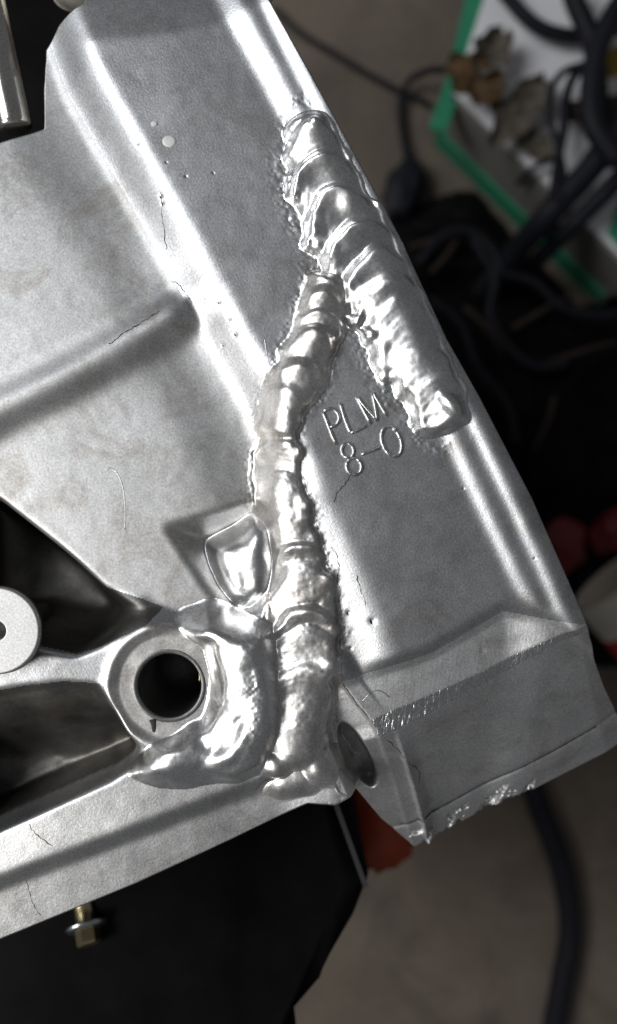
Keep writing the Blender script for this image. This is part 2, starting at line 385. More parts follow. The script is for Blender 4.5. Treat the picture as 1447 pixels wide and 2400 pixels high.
def body(U, V):
    H = base(U, V)
    le = -sline(U, V, LE); land = sline(U, V, LS) * LSSIGN; e = sline(U, V, LF) * LFSIGN
    crisp = ss(-10, 20, land) * (U > 770)
    k2 = psd(U, V, PK2); k1 = psd(U, V, PK1); p2 = psd(U, V, P2); d = sline(U, V, EL)
    dp = psd(U, V, DP); soft = (1 - ss(-60, -20, dp)) * np.clip(np.maximum(np.maximum(ss(14, 50, k2) * ss(40, 80, line(U, V, PK2R)[0]), ss(14, 50, k1)), np.maximum(ss(25, 70, p2), ss(70, 130, -d) * (V < 1000))), 0, 1)
    A1 = gblur(H, 1.0); A2 = gblur(H, 3.2); A3 = gblur(A2, 7.0)
    H = A2 * (1 - crisp) + A1 * crisp
    H = H * (1 - soft) + A3 * soft
    gr = sline(U, V, GR) * GRSIGN
    teeth = vn(U * 1.0 + V * 0.3, V * 0.25, 13, 8) * 22 + 10 * vn(U, V, 7, 12) + 18 * vn(U, V, 40, 2) - 3
    H = H - np.where((gr > 26) & (U < 1330) & (V > 1800) & (le < 0), np.maximum(teeth, 0) * ss(26, 46, gr), 0)
    # bolt hole with spot face
    hr = np.hypot(U - HOLE[0], V - HOLE[1])
    H = np.where(hr < 190, H + 5 * np.exp(-((hr - 145) / 13) ** 2) * (1 - ss(400, 470, U)) - 6 * (1 - ss(118, 142, hr)), H)
    H = H + (-41 - H) * (1 - ss(92, 125, hr))
    fr = frost(U, V)
    H = H + fr * (1.0 * vn(U, V, 7, 1) + 0.9 * vn(U, V, 13, 4) + 0.5) + 0.22 * vn(U, V, 26, 6) + 0.8 * vn(U, V, 110, 7)
    for (u, v, rd) in PITS:
        H = H - 2.2 * np.exp(-((U - u) ** 2 + (V - v) ** 2) / (rd * 0.7) ** 2)
    sd = psd(U, V, SIL)
    return H - 110 * (1 - ss(-3, 8, sd)) ** 1.5
def lineclamp(U, V, pts):
    d = np.full(U.shape, 1e9)
    for (x0, y0), (x1, y1) in zip(pts, pts[1:]):
        dx, dy = x1 - x0, y1 - y0; t = np.clip(((U - x0) * dx + (V - y0) * dy) / (dx * dx + dy * dy), 0, 1)
        d = np.minimum(d, np.hypot(U - x0 - t * dx, V - y0 - t * dy))
    return d
def sgn(pts, u, v):
    return float(np.sign(sline(np.array([float(u)]), np.array([float(v)]), pts)[0]))
RSIGN = -sgn(RIB, 150, 500); FSIGN = sgn(FG, 200, 2200); ESIGN = sgn(REND, 1240, 1500)
TSIGN = sgn(q([(100, 110), (190, 96), (330, 86), (430, 72), (640, 20)]), 330, -50)
LSSIGN = sgn(LS, 1050, 1700); LFSIGN = sgn(LF, 1050, 1900); GRSIGN = sgn(GR, 1300, 2200)

ROOT = Vector((0, 0, ZT - 0.03))
casting = thing('alloy_casting', 'grey cast aluminium housing corner with fresh weld beads and raised lettering', 'casting', ROOT)

def grid(u0, u1, v0, v1, st):
    nu = int((u1 - u0) / st) + 1; nv = int((v1 - v0) / st) + 1
    U, V = np.meshgrid(np.linspace(u0, u1, nu), np.linspace(v0, v1, nv)); return U, V
def mesh_from(name, U, V, Hh, cells, mat, parent=None, label=None):
    """cells: boolean mask (nv-1, nu-1) of the quads to keep"""
    nv, nu = U.shape
    idx = np.arange(nv * nu).reshape(nv, nu)
    quads = np.stack([idx[:-1, :-1], idx[1:, :-1], idx[1:, 1:], idx[:-1, 1:]], -1)[cells]
    used = np.unique(quads); remap = np.full(nv * nu, -1); remap[used] = np.arange(len(used)); quads = remap[quads]
    X = np.stack([(U - UC) * S, -(V - VC) * S, ZT + Hh * S], -1).reshape(-1, 3)
    du = (U[0, 1] - U[0, 0]); dv = V[1, 0] - V[0, 0]
    gv, gu = np.gradient(Hh, dv, du)
    N = np.stack([-gu, gv, np.ones_like(gu)], -1).reshape(-1, 3); N /= np.linalg.norm(N, axis=1, keepdims=True)
    X = X[used] - np.array(ROOT); N = N[used]
    me = bpy.data.meshes.new(name)
    me.vertices.add(len(X)); me.vertices.foreach_set('co', X.ravel())
    me.loops.add(quads.size); me.loops.foreach_set('vertex_index', quads.ravel().astype(np.int32))
    me.polygons.add(len(quads)); me.polygons.foreach_set('loop_start', np.arange(0, quads.size, 4, dtype=np.int32))
    me.polygons.foreach_set('use_smooth', np.ones(len(quads), bool))
    me.update(calc_edges=True)
    me.normals_split_custom_set_from_vertices(N.tolist())
    o = link(name, me, mat, parent or casting)
    if label: o['label'] = label
    return o

# ---- body, cut into its parts
U, V = grid(-420, 1680, -75, 2400, 2.6)
H = body(U, V)
GU, GV, GH = U[0], V[:, 0], H
GB = gblur(gblur(H, 6), 11)
def samp(A, B, GH=H):
    x = np.clip((A - GU[0]) / (GU[1] - GU[0]), 0, len(GU) - 1.001); y = np.clip((B - GV[0]) / (GV[1] - GV[0]), 0, len(GV) - 1.001)
    xi = x.astype(int); yi = y.astype(int); fx = x - xi; fy = y - yi
    return GH[yi, xi] * (1 - fx) * (1 - fy) + GH[yi, xi + 1] * fx * (1 - fy) + GH[yi + 1, xi] * (1 - fx) * fy + GH[yi + 1, xi + 1] * fx * fy
for nm_, (a_, b_) in {'block top right': (1380, 1500), 'face mid': (1150, 1700), 'lip left': (985, 2100), 'lip right': (1500, 1850), 'p2': (300, 1100), 'p1': (150, 600), 'side': (830, 1900)}.items(): print(nm_, samp(np.array([[float(a_)]]), np.array([[float(b_)]]))[0, 0])
Uc = (U[:-1, :-1] + U[1:, 1:]) / 2; Vc = (V[:-1, :-1] + V[1:, 1:]) / 2
hr = np.hypot(Uc - HOLE[0], Vc - HOLE[1])
keep = (psd(Uc, Vc, SIL) > -3) & (hr > HR + 4)
lab = np.zeros(Uc.shape, int)                       # 0 web
d = sline(Uc, Vc, EL); rr = sline(Uc, Vc, RIB) * RSIGN * -1
e = sline(Uc, Vc, LF) * LFSIGN; land = sline(Uc, Vc, LS) * LSSIGN; f = sline(Uc, Vc, FG) * FSIGN
le = -sline(Uc, Vc, LE)
inP2 = psd(Uc, Vc, P2) > 0
lab[(d < -60) & (rr > 44) & (Vc < 1000)] = 2
lab[(d < -60) & (rr < -80) & inP2] = 3
lab[(d < -60) & (rr >= -80) & (rr <= 44) & (Vc < 1100)] = 4
lab[(d >= -60) & (Vc < 1700) & (land < 0)] = 1
lab[(land >= 0) & (Uc > 760) & (le < 0)] = 5
cwc = np.interp(Uc, [820, 1000, 1130, 1300, 1420], [50, 46, 34, 20, 12])
lab[(e > 0) & (e < cwc) & (le < 0) & (Uc > 800)] = 6
lab[(e >= cwc) & (le < 0) & (Uc > 800)] = 7
lab[(sline(Uc, Vc, GR) * GRSIGN > 2) & (e > 60) & (le < 0) & (Uc > 850)] = 8
lab[(le >= 0) & (Uc > 790) & (Vc > 1560)] = 9
lab[psd(Uc, Vc, PK1) > 4] = 10
lab[psd(Uc, Vc, PK2) > 6] = 11
lab[(f > 0) & (Uc < 800) & (Vc > 1780)] = 12
lab[(f <= 0) & (Vc + (Uc - 300) * 0.42 > 1842) & (Uc < 760) & (psd(Uc, Vc, PK2) <= 6) & (hr > 175)] = 13
lab[(hr < 150) & (Uc < 520)] = 14
lab[psd(Uc, Vc, DP) > 0] = 15
_hx, _hy = q([(838, 1766)], -150)[0]; _c, _s = math.cos(RA(66)), math.sin(RA(66))
lab[(((Uc - _hx) * _c + (Vc - _hy) * _s) / 106) ** 2 + ((-(Uc - _hx) * _s + (Vc - _hy) * _c) / 30) ** 2 < 1.0] = 17
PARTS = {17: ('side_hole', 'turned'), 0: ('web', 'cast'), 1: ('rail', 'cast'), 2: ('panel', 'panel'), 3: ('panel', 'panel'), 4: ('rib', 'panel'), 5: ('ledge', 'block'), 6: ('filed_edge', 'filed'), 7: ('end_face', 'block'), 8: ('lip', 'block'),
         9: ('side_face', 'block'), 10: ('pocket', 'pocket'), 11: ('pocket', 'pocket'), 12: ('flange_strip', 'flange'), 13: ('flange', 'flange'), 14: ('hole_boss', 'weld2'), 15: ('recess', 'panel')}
PLAB = {6: 'bright filed edge across the end block'}
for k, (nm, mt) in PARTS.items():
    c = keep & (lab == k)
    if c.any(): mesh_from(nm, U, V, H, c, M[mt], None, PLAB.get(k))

# ---- weld beads
def bead_h(U, V, B, ripples, hh, curve, seed, edge=0.10, pw=0.6, skew=0.0, lift=0.0):
    pts = cr([(b[0], b[1]) for b in B], 4).tolist()
    d, t, s = line(U, V, pts)
    Lt = sum(math.dist(a, b) for a, b in zip(pts, pts[1:]))
    src = np.array([(b[0], b[1]) for b in B], float); acc = np.concatenate([[0], np.cumsum(np.hypot(*np.diff(src, axis=0).T))]); acc *= Lt / acc[-1]
    hw = np.interp(t, acc, [b[2] for b in B])
    x = d * s / hw
    xa = np.abs(x) * (1 + edge * vn(U, V, 30, seed) + 0.25 * edge * vn(U, V, 14, seed + 1))
    endd = np.maximum(np.maximum(-t, t - Lt), 0) / (hw * 0.55)
    xe = np.sqrt(xa ** 2 + endd ** 2)
    cross = np.where(xe < 1, np.maximum(1 - xe ** 2, 0) ** pw, -0.8 * (xe - 1))
    p = t - curve * hw * x * x + skew * hw * x + 12 * vn(U, V, 55, seed + 2)
    tr = np.array([r_[0] for r_ in ripples], float); ta = np.array([r_[1] for r_ in ripples], float); i = np.clip(np.searchsorted(tr, p) - 1, 0, len(tr) - 2)
    fr = np.clip((p - tr[i]) / (tr[i + 1] - tr[i]), 0, 1)
    lam = tr[i + 1] - tr[i]
    rise = np.clip(26.0 / lam, 0.18, 0.45)
    saw = ss(0, 1, fr / rise) * (1 - ss(0, 1, (fr - rise * 0.6) / (1 - rise * 0.6)))
    Hw = hh * cross + ta[i] * (saw - 0.3) * np.clip(cross * 1.5, 0, 1)
    Hw = Hw + lift * np.clip(x, -1, 1) * ss(0, 0.35, cross)
    fine = 0.5 * np.sin(p / 2.6 + 2 * vn(U, V, 40, seed + 5)) * ss(0.2, 0.7, cross)
    return Hw + np.clip(cross, 0, 1) * (1.6 * vn(U, V, 60, seed + 3) + 0.25 * vn(U, V, 22, seed + 4) + 0.3 * fine)

WELDS = []
def weld_part(name, box, fn, mat, label, smooth=0.85, wblur=0.0, fine=0.0):
    WELDS.append((name, box, fn, mat, label, smooth, wblur, fine))
def build_welds():
    U, V = grid(262, 1150, 226, 1916, 2.0); u0, v0 = U[0, 0], V[0, 0]; du = U[0, 1] - U[0, 0]; dv = V[1, 0] - V[0, 0]
    H = samp(U, V); HB = samp(U, V, GB); Zs = []; SE = ss(4, 45, psd(U, V, SIL))
    for name, box, fn, mat, label, smooth, wblur, fine in WELDS:
        a, b = int((box[0] - u0) / du), int((box[1] - u0) / du) + 1; c, d = int((box[2] - v0) / dv), int((box[3] - v0) / dv) + 1
        a, c = max(a, 0), max(c, 0)
        u, v = U[c:d, a:b], V[c:d, a:b]; W = fn(u, v)
        if wblur: W = gblur(W, wblur)
        if fine: W = W + np.where(W > 0, fine * (vn(u, v, 22, 81) + 0.5 * vn(u, v, 9, 82)), 0)
        h = H[c:d, a:b]
        if smooth < 0: h = np.full(W.shape, -132.0); smooth = 0.0
        h = h + (HB[c:d, a:b] - h) * smooth * ss(0, 24, W) * SE[c:d, a:b]
        z = np.full(U.shape, -1e4); z[c:d, a:b] = h + W; Zs.append(z)
    Z = np.stack([H] + Zs); K = 4.2
    hr = np.hypot(U - HOLE[0], V - HOLE[1]); mx = Z.max(0)
    out = mx + K * np.log(np.exp(np.clip((Z - mx) / K, -60, 0)).sum(0))
    win = np.stack(Zs).argmax(0); lift_ = mx - H
    cm = lambda A: (A[:-1, :-1] + A[1:, 1:]) / 2
    ok = (cm(out - H) > 1.6) & (cm(lift_) > -3) & (psd(cm(U), cm(V), SIL) > -3) & (cm(hr) > 84)
    wc = win[:-1, :-1]
    for k, (name, box, fn, mat, label, *_r) in enumerate(WELDS):
        c = ok & (wc == k)
        if c.any(): mesh_from(name, U, V, out, c, mat, None, label)

def toe(U, V): return 0.9 * np.maximum(dome(U, V, 1062, 962, 58, 26, 38, 20, 1.2), 0) + np.maximum(dome(U, V, 742, 312, 22, 18, 0, 12, 1.2), 0) - 9 * np.exp(-(((U - 1015) / 26) ** 2 + ((V - 990) / 20) ** 2))
weld_part('weld_bead', (600, 1150, 230, 1080), lambda U, V: -30 * (1 - ss(0, 40, psd(U, V, SIL))) + toe(U, V) + bead_h(U, V, BEAD_A, [(-90, 6), (-14, 14), (58, 22), (150, 24), (246, 20), (322, 10), (385, 5), (450, 1.5), (500, 1.0), (560, 1.5), (630, 2), (690, 3), (900, 0)], 48, 0.75, 21, 0.18, 0.75, -0.1),
          M['weld'], 'broad rippled weld bead along the outer edge', 0.85, 1.3, 0.35)
weld_part('weld_bead', (590, 850, 610, 1060), lambda U, V: bead_h(U, V, BEAD_B, [(-90, 5), (0, 9), (60, 9), (104, 15), (178, 7), (250, 4), (320, 2), (560, 0)], 44, 0.6, 31, 0.12, 0.8, 0.1, 6), M['weld2'], 'slanting weld bead crossing the rail', 0.6, 1.2, 0.6)
weld_part('weld_bead', (540, 820, 950, 1830), lambda U, V: bead_h(U, V, BEAD_C, [(-90, 5), (28, 13), (125, 4), (200, 4), (282, 13), (340, 7), (436, 15), (492, 6), (575, 9), (660, 2), (900, 0)], 32, 0.6, 41, 0.16, 0.72, 0.28, 15), M['weld2'], 'upright weld bead running down to the bolt hole', 0.55, 1.2, 0.8)

def pnorm(ds):
    m = np.maximum(np.stack(ds), 0) ** 4; hi = m.sum(0) ** 0.25; lo = np.max(np.stack(ds), 0); return np.where(lo > 0, hi, lo)
def hole_guard(U, V, W):
    hr = np.hypot(U - HOLE[0], V - HOLE[1]); return np.where(hr < 150, np.minimum(W, -3 + 70 * ss(80, 150, hr)), W)
PE = q([(398, 1446), (430, 1424), (480, 1412), (560, 1436), (640, 1470), (660, 1600), (660, 1740), (620, 1800), (555, 1832), (440, 1852), (335, 1842), (300, 1818), (326, 1782), (350, 1752), (405, 1726), (462, 1694), (492, 1640), (494, 1580), (478, 1520), (430, 1486)], -20)
def poolE(U, V):
    U2 = U + 8 * vn(U, V, 60, 51) + 3 * vn(U, V, 22, 57); V2 = V + 8 * vn(U, V, 60, 52) + 3 * vn(U, V, 22, 58)
    sd = psd(U2, V2, PE)
    W = np.where(sd > 0, 34 * (1 - np.exp(-np.maximum(sd, 0) / 22)), sd * 0.9)
    for a in [(545, 1556, 74, 80, 10, 16), (505, 1470, 80, 40, -25, 12), (585, 1650, 60, 90, 0, 10), (430, 1786, 110, 52, -8, 18), (560, 1745, 80, 40, -38, 20), (545, 1812, 80, 30, -8, 12)]:
        W = W + np.maximum(dome(U2, V2, *a, 1.2), 0)
    r = np.hypot(U - 530, V - 1628); W = W + 1.5 * np.sin(r / 4.2) * (1 - ss(24, 46, r)) + 6 * np.exp(-(r / 26) ** 2)
    W = W + np.where(W > 0, 3.6 * vn(U, V, 44, 53) + 1.0 * vn(U, V, 20, 54), 0)
    W = W + np.where(sd > 0, ss(0, 40, sd) * (0.26 * np.clip(U - 470, 0, 170) + 0.10 * np.clip(1830 - V, 0, 60)), 0)
    cr_ = lineclamp(U + 5 * vn(U, V, 14, 55), V, [(500, 1760), (540, 1740), (560, 1700), (566, 1680)]); W = W - 13 * np.exp(-(cr_ / 5) ** 2)
    cr_ = lineclamp(U + 5 * vn(U, V, 14, 55), V, [(545, 1795), (560, 1770), (575, 1745)]); W = W - 9 * np.exp(-(cr_ / 4) ** 2)
    return hole_guard(U, V, W)
weld_part('weld_pool', (270, 700, 1410, 1900), poolE, M['puddle'], 'bright lumpy weld around the bolt hole', 0.0, 4.0, 0.5)
def poolF(U, V):
    D = [(648, 1800, 46, 34, 0, 34), (700, 1745, 76, 70, 0, 38), (740, 1690, 40, 90, 8, 26), (765, 1806, 62, 54, 20, 36), (812, 1850, 34, 26, 40, 22), (690, 1850, 80, 34, -18, 22)]
    W = pnorm([dome(U + 6 * vn(U, V, 36, 61), V + 6 * vn(U, V, 36, 62), *a) for a in D])
    return W + np.where(W > 0, 1.8 * vn(U, V, 34, 63) + 0.4 * vn(U, V, 14, 64), 0)
weld_part('weld_pool', (590, 860, 1580, 1910), poolF, M['weld2'], 'dull weld lump at the bottom corner of the bead')
def plateau(U, V, poly, h, soft):
    sd = psd(U, V, poly); return np.where(sd > 0, h * (1 - np.exp(-np.maximum(sd, 0) / soft)), h * sd / soft * 0.5)
PD = q([(476, 1278), (508, 1262), (552, 1244), (600, 1208), (650, 1230), (650, 1400), (606, 1424), (576, 1436), (536, 1416), (504, 1374), (484, 1326)], -80)
def poolD(U, V):
    W = plateau(U + 3 * vn(U, V, 60, 71), V + 3 * vn(U, V, 60, 72), PD, 74, 24) + 0.26 * np.clip(U - 470, 0, 170) + 9 * np.exp(-(((U - 520) / 26) ** 2 + ((V - 1290) / 20) ** 2)) - 10 * np.exp(-(((U - 572) / 16) ** 2 + ((V - 1372) / 40) ** 2))
    return W + np.where(W > 0, 2.6 * vn(U, V, 60, 73) + 0.4 * vn(U, V, 24, 74), 0)
weld_part('weld_pool', (440, 740, 1150, 1480), poolD, M['puddle'], 'mirror bright weld drop filling the small recess', -1, 5.0, 0.4)
build_welds()

# ---- raised letters
def hz(u, v):
    return float(samp(np.array([[float(u)]]), np.array([[float(v)]]))[0, 0])
def P3(u, v, h):
    return Vector(((u - UC) * S, -(v - VC) * S, ZT + h * S)) - ROOT
def ell(cx, cy, a, b, rot, n=28):
    c, s = math.cos(RA(rot)), math.sin(RA(rot))
    return [(cx + a * math.cos(t) * c - b * math.sin(t) * s, cy + a * math.cos(t) * s + b * math.sin(t) * c) for t in [2 * math.pi * k / n for k in range(n + 1)]]
def glyph(name, strokes, rad=4.0):
    bm = bmesh.new()
    for st in strokes:
        p = [(650 + 0.311 * x, 800 + 0.311 * y) for x, y in st]
        p = cr(p, 3).tolist()
        pts = []
        for i, (a, b) in enumerate(p): pts.append(P3(a, b, hz(a, b) + 1.2))
        tube(bm, pts, [rad * S * (1 + 0.28 * mnoise.noise(Vector((a * 0.11, b * 0.11, 3)))) for a, b in p], 8, 1.15)
    return bm_obj(name, bm, M['letter'], casting)
glyph('letter', [[(345, 535), (372, 600), (405, 690), (445, 775)], [(350, 525), (405, 508), (450, 535), (466, 585), (442, 628), (398, 648)]])
glyph('letter', [[(475, 470), (500, 560), (530, 640), (553, 690)], [(553, 690), (610, 668), (668, 640)]])
glyph('letter', [[(597, 420), (650, 520), (705, 620)], [(604, 424), (680, 515), (755, 597)], [(752, 597), (738, 500), (718, 395)], [(722, 388), (775, 480), (826, 562)]])
glyph('digit', [ell(530, 823, 45, 54, -20), ell(578, 942, 56, 62, -20)])
glyph('dash', [[(635, 852), (700, 828), (770, 800)]])
glyph('letter', [ell(860, 755, 70, 116, -20)])

# ---- hairline cracks and pinholes
def crack(pts, wd, seed):
    r_ = random.Random(seed); p = cr(pts, 6).tolist(); out = []; rad = []
    for i, (a, b) in enumerate(p):
        a += r_.uniform(-2.2, 2.2); b += r_.uniform(-2.2, 2.2)
        out.append(P3(a, b, hz(a, b) - 0.35)); rad.append(wd * S * r_.uniform(0.25, 0.75) * (0.3 if i in (0, len(p) - 1) else 1))
    bm = bmesh.new(); tube(bm, out, rad, 6, 0.8); return bm_obj('crack', bm, M['crack'], casting)
for i_, (pts, wd) in enumerate(CRK): crack(pts, wd, i_)
sm_ = [(a_, b_) for a_, b_ in GR[1:]]
def seam(pts, wd):
    p = cr(pts, 10).tolist(); bm = bmesh.new(); tube(bm, [P3(a, b, hz(a, b) - 0.2) for a, b in p], [wd * S * (0.5 + 0.4 * abs(math.sin(i * 1.7))) for i in range(len(p))], 6, 0.7)
    return bm_obj('seam', bm, M['crack'], casting)
seam(sm_, 3.4)
for pts_ in ([(252, 1106), (262, 1098), (278, 1108), (292, 1140), (298, 1190), (297, 1240)], [(852, 1650), (875, 1628), (895, 1626), (916, 1640)], [(620, 790), (628, 840), (640, 880)]):
    bm = bmesh.new(); p_ = cr(q(pts_, -100 if pts_[0][0] < 400 else 0), 6).tolist(); tube(bm, [P3(a, b, hz(a, b) + 0.1) for a, b in p_], 1.3 * S, 6, 0.6); bm_obj('scratch', bm, M['letter'], casting)
for (u, v, rd) in PITS:
    bm = bmesh.new(); lathe(bm, [(rd * .55, 0.6), (rd * .45, -0.4), (0, -0.8)], (0, 0, 0), (0, 0, 1), 12)
    for vt in bm.verts: vt.co.x *= 1 + 0.3 * mnoise.noise(vt.co * 0.7 + Vector((u, v, 0))); vt.co.y *= 1.15
    bmesh.ops.scale(bm, vec=(S, S, S), verts=bm.verts); bmesh.ops.translate(bm, vec=P3(u, v, hz(u, v) + 0.5), verts=bm.verts)
    bm_obj('pinhole', bm, M['crack'], casting)

# ---- machined boss at the left
bm = bmesh.new(); bc = q([(-12, 1480)], 25)[0]
prof = [(0, -60), (20, -60), (21.5, 12), (24, 16)]
for k in range(24):
    r0 = 26 + k * 3.0; prof += [(r0, 16.25), (r0 + 1.5, 16.0)]
prof += [(99, 16), (102, 12), (103, 4)]
lathe(bm, [(r * S, z * S) for r, z in prof], P3(bc[0], bc[1], 0), (0, 0, 1), 96)
bs_ = bm_obj('machined_boss', bm, M['turned'], casting)
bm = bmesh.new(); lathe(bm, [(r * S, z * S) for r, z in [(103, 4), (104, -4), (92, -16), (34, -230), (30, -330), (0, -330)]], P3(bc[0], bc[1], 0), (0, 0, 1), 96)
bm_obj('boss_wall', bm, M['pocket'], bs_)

# ---- bolt hole: rounded rim and bore
bm = bmesh.new()
lathe(bm, [(r * S, z * S) for r, z in [(92, -43), (86, -40.4), (79, -40.4), (76.5, -42.4), (75.6, -46), (75.6, -330), (0, -330)]], P3(HOLE[0], HOLE[1], 0), (0, 0, 1), 96)
bm_obj('bolt_hole', bm, M['bore'], casting)['label'] = 'round dark bolt hole beside the weld'

bm = bmesh.new(); dp_ = q([(358, 1686), (360, 1697), (361, 1708), (361, 1716)], -40); tube(bm, [P3(a, b, hz(a, b) + 0.3) for a, b in dp_], [9 * S, 6 * S, 5 * S, 3 * S], 10, 0.3); bm_obj('oil_drip', bm, M['crack'], casting)

# ---- brass thread glimpse in the bolt hole
bm = bmesh.new(); cx, cy = HOLE
arc = [P3(cx + 60 * math.cos(t), cy - 60 * math.sin(t), -150) for t in np.linspace(RA(-12), RA(58), 12)]
tube(bm, arc, 2.6 * S, 6); bm_obj('thread', bm, M['yellow_zinc'], casting)

# ---- dried drops on the rail
for (u, v, rd) in [(397, 331, 17), (362, 290, 8)]:
    bm = bmesh.new(); lathe(bm, [(0, 2.0), (rd * .6, 1.7), (rd * .9, 1.0), (rd, -1.5)], (0, 0, 0), (0, 0, 1), 24)
    bmesh.ops.scale(bm, vec=(S, S * 0.85, S), verts=bm.verts); bmesh.ops.translate(bm, vec=P3(u, v, hz(u, v) + 0.6), verts=bm.verts)
    bm_obj('dried_drop', bm, M['droplet'], casting)

# ------------------------------------------------------------------ the floor and what lies under the casting
bm = bmesh.new(); bmesh.ops.create_grid(bm, x_segments=8, y_segments=8, size=1.6)
fl = bm_obj('floor', bm, M['concrete']); fl['kind'] = 'structure'

# black cover beneath, with a yellow bolt
zc = 0.395
bc_ = thing('black_cover', 'black plastic cover under the casting flange with a yellow bolt', 'cover', (-0.06, -0.05, 0))
def off(o): return tuple(o.location)
outline = [(-250, 2700), (-250, -200), (330, -200), (380, 150), (420, 900), (640, 1400), (700, 1700), (815, 1870), (868, 2075), (835, 2160), (750, 2290), (690, 2360), (640, 2420), (600, 2700)]
pts = [at(u, v, zc) for u, v in outline]; cen = sum(pts, Vector()) / len(pts)
bm = bmesh.new(); prism(bm, pts, [Vector((p.x * 1.0, p.y * 1.0, 0.02)) for p in pts])
bmesh.ops.bevel(bm, geom=[e for e in bm.edges if abs(e.verts[0].co.z - zc) < 1e-5 and abs(e.verts[1].co.z - zc) < 1e-5], offset=0.008, segments=4, affect='EDGES', profile=0.5)
bm_obj('shell', bm, M['black'], bc_, True, off(bc_))
# bolt
axis = Vector((0.26, -0.72, 0.45)).normalized()
bp = at(203, 2165, zc + 0.002)
bm = bmesh.new(); lathe(bm, [(0, 0), (0.0058, 0), (0.0062, 0.0006), (0.0055, 0.0014), (0.0034, 0.0018), (0, 0.0018)], bp, axis, 40)
bolt = bm_obj('bolt_flange', bm, M['steel'], bc_, True, off(bc_))
bm = bmesh.new(); lathe(bm, [(0, 0.0016), (0.0036, 0.0016), (0.0036, 0.0052), (0.0031, 0.0058), (0, 0.0058)], bp, axis, 6)
bm_obj('bolt_head', bm, M['yellow_zinc'], bc_, False, off(bc_))
bm = bmesh.new(); tube(bm, [bp - axis * 0.02, bp], 0.003, 10); bm_obj('bolt_shank', bm, M['yellow_zinc'], bc_, True, off(bc_))

# polished tube at the top left
tb = thing('metal_tube', 'shiny round metal tube end in the dark gap above the panel', 'tube', at(20, 200, 0.43))
bm = bmesh.new()
a = at(38, 304, 0.437); b = at(-46, -80, 0.437); ax = (b - a).normalized()
L_ = (b - a).length
lathe(bm, [(0, 0), (0.0032, 0), (0.0037, 0.0002), (0.0041, 0.0006), (0.0043, 0.0014), (0.0043, L_)], a, ax, 48)
bm_obj('barrel', bm, M['nickel'], tb, True, off(tb))
kb = bmesh.new(); lathe(kb, [(0, 0.004), (0.003, 0.0035), (0.0055, 0.002), (0.0065, 0), (0.0065, -0.01)], at(150, -84, 0.43), (0, 0, 1), 32)
tag(bm_obj('round_knob', kb, M['ivory']), 'pale round knob at the very top beside the rail corner', 'knob')

# ------------------------------------------------------------------ background on the floor
wb = thing('white_box', 'white box top with green side edges lying on the floor', 'box', (0.3, 0.35, 0))
zb = 0.075
A, Bp, C, D_ = at(1063, 215, zb), at(1500, 645, zb), at(1760, 120, zb), at(1190, -170, zb)
top = [A, Bp, C, D_]
bm = bmesh.new(); prism(bm, top, [p - Vector((0, 0, 0.003)) for p in top]); bm_obj('lid', bm, M['white'], wb, False, off(wb))
def wall(p0, p1, z0, z1, th=0.002):
    n = (p1 - p0).cross(Vector((0, 0, 1))).normalized() * th
    bm = bmesh.new(); x = [p0, p1, p1 + n, p0 + n]
    prism(bm, [Vector((p.x, p.y, z1)) for p in x], [Vector((p.x, p.y, z0)) for p in x]); return bm
bm_obj('side', wall(A, Bp, 0.022, zb - 0.004), M['greycard'], wb, False, off(wb))
bm_obj('green_edge', wall(A, Bp, 0.001, 0.022, 0.004), M['green'], wb, False, off(wb))
bm = bmesh.new(); tp = [at(u, v, zb - .004) for u, v in [(1210, -200), (1140, -200), (1092, -10), (1048, 180), (1004, 300), (1046, 312), (1082, 206), (1140, 10)]]; prism(bm, tp, [p - Vector((0, 0, 0.003)) for p in tp]); bm_obj('green_side', bm, M['green'], wb, False, off(wb))
bm_obj('side', wall(D_, A, 0.001, zb - 0.008), M['greycard'], wb, False, off(wb))
bm = bmesh.new(); tp = [at(1425, 545, zb + .002), at(1500, 645, zb + .002), at(1540, 520, zb + .002), at(1460, 460, zb + .002)]
prism(bm, tp, [p - Vector((0, 0, 0.0015)) for p in tp]); bm_obj('green_corner', bm, M['green'], wb, False, off(wb))

def cable(label, pts, r, name='cable', mat='rubber', group=None, seg=10):
    p = cr([tuple(at(u, v, z)) for u, v, z in pts], 7)
    bm = bmesh.new(); tube(bm, [Vector(x) for x in p], r, seg)
    return tag(bm_obj(name, bm, M[mat]), label, 'cable', group)
z1 = zb + 0.012
cable('black cable curving in from the top edge over the white box', [(1150, -60, z1), (1205, 10, z1), (1250, 55, z1), (1300, 78, z1), (1365, 84, z1), (1460, 66, z1)], 0.0048)
cable('thick black cable running down over the white box near the right edge', [(1330, -60, .1), (1350, 10, .1), (1385, 90, .1), (1400, 170, .1), (1405, 260, .1), (1430, 330, .1), (1470, 390, .1)], 0.0068)
cable('second thick black cable crossing the top right corner', [(1480, -30, .115), (1430, 50, .115), (1400, 120, .115), (1385, 220, .115), (1395, 300, .115), (1450, 380, .115)], 0.0072)
cable('thin black loop of cable lying on the white box', [(1370, 150, .1), (1320, 170, .1), (1292, 215, .1), (1290, 280, .1), (1310, 350, .1), (1322, 410, .1), (1310, 470, .1), (1285, 560, .08)], 0.0024)
cable('thin brown black cable beside the loop on the white box', [(1385, 140, .1), (1345, 180, .1), (1325, 240, .1), (1322, 300, .1), (1310, 370, .1), (1298, 450, .1), (1300, 560, .08)], 0.0032)
cable('broad black cable sweeping from the right edge down over the box front', [(1500, 260, .105), (1440, 325, .105), (1380, 400, .1), (1325, 460, .095), (1270, 520, .085), (1200, 600, .05), (1120, 690, .02)], 0.0085)
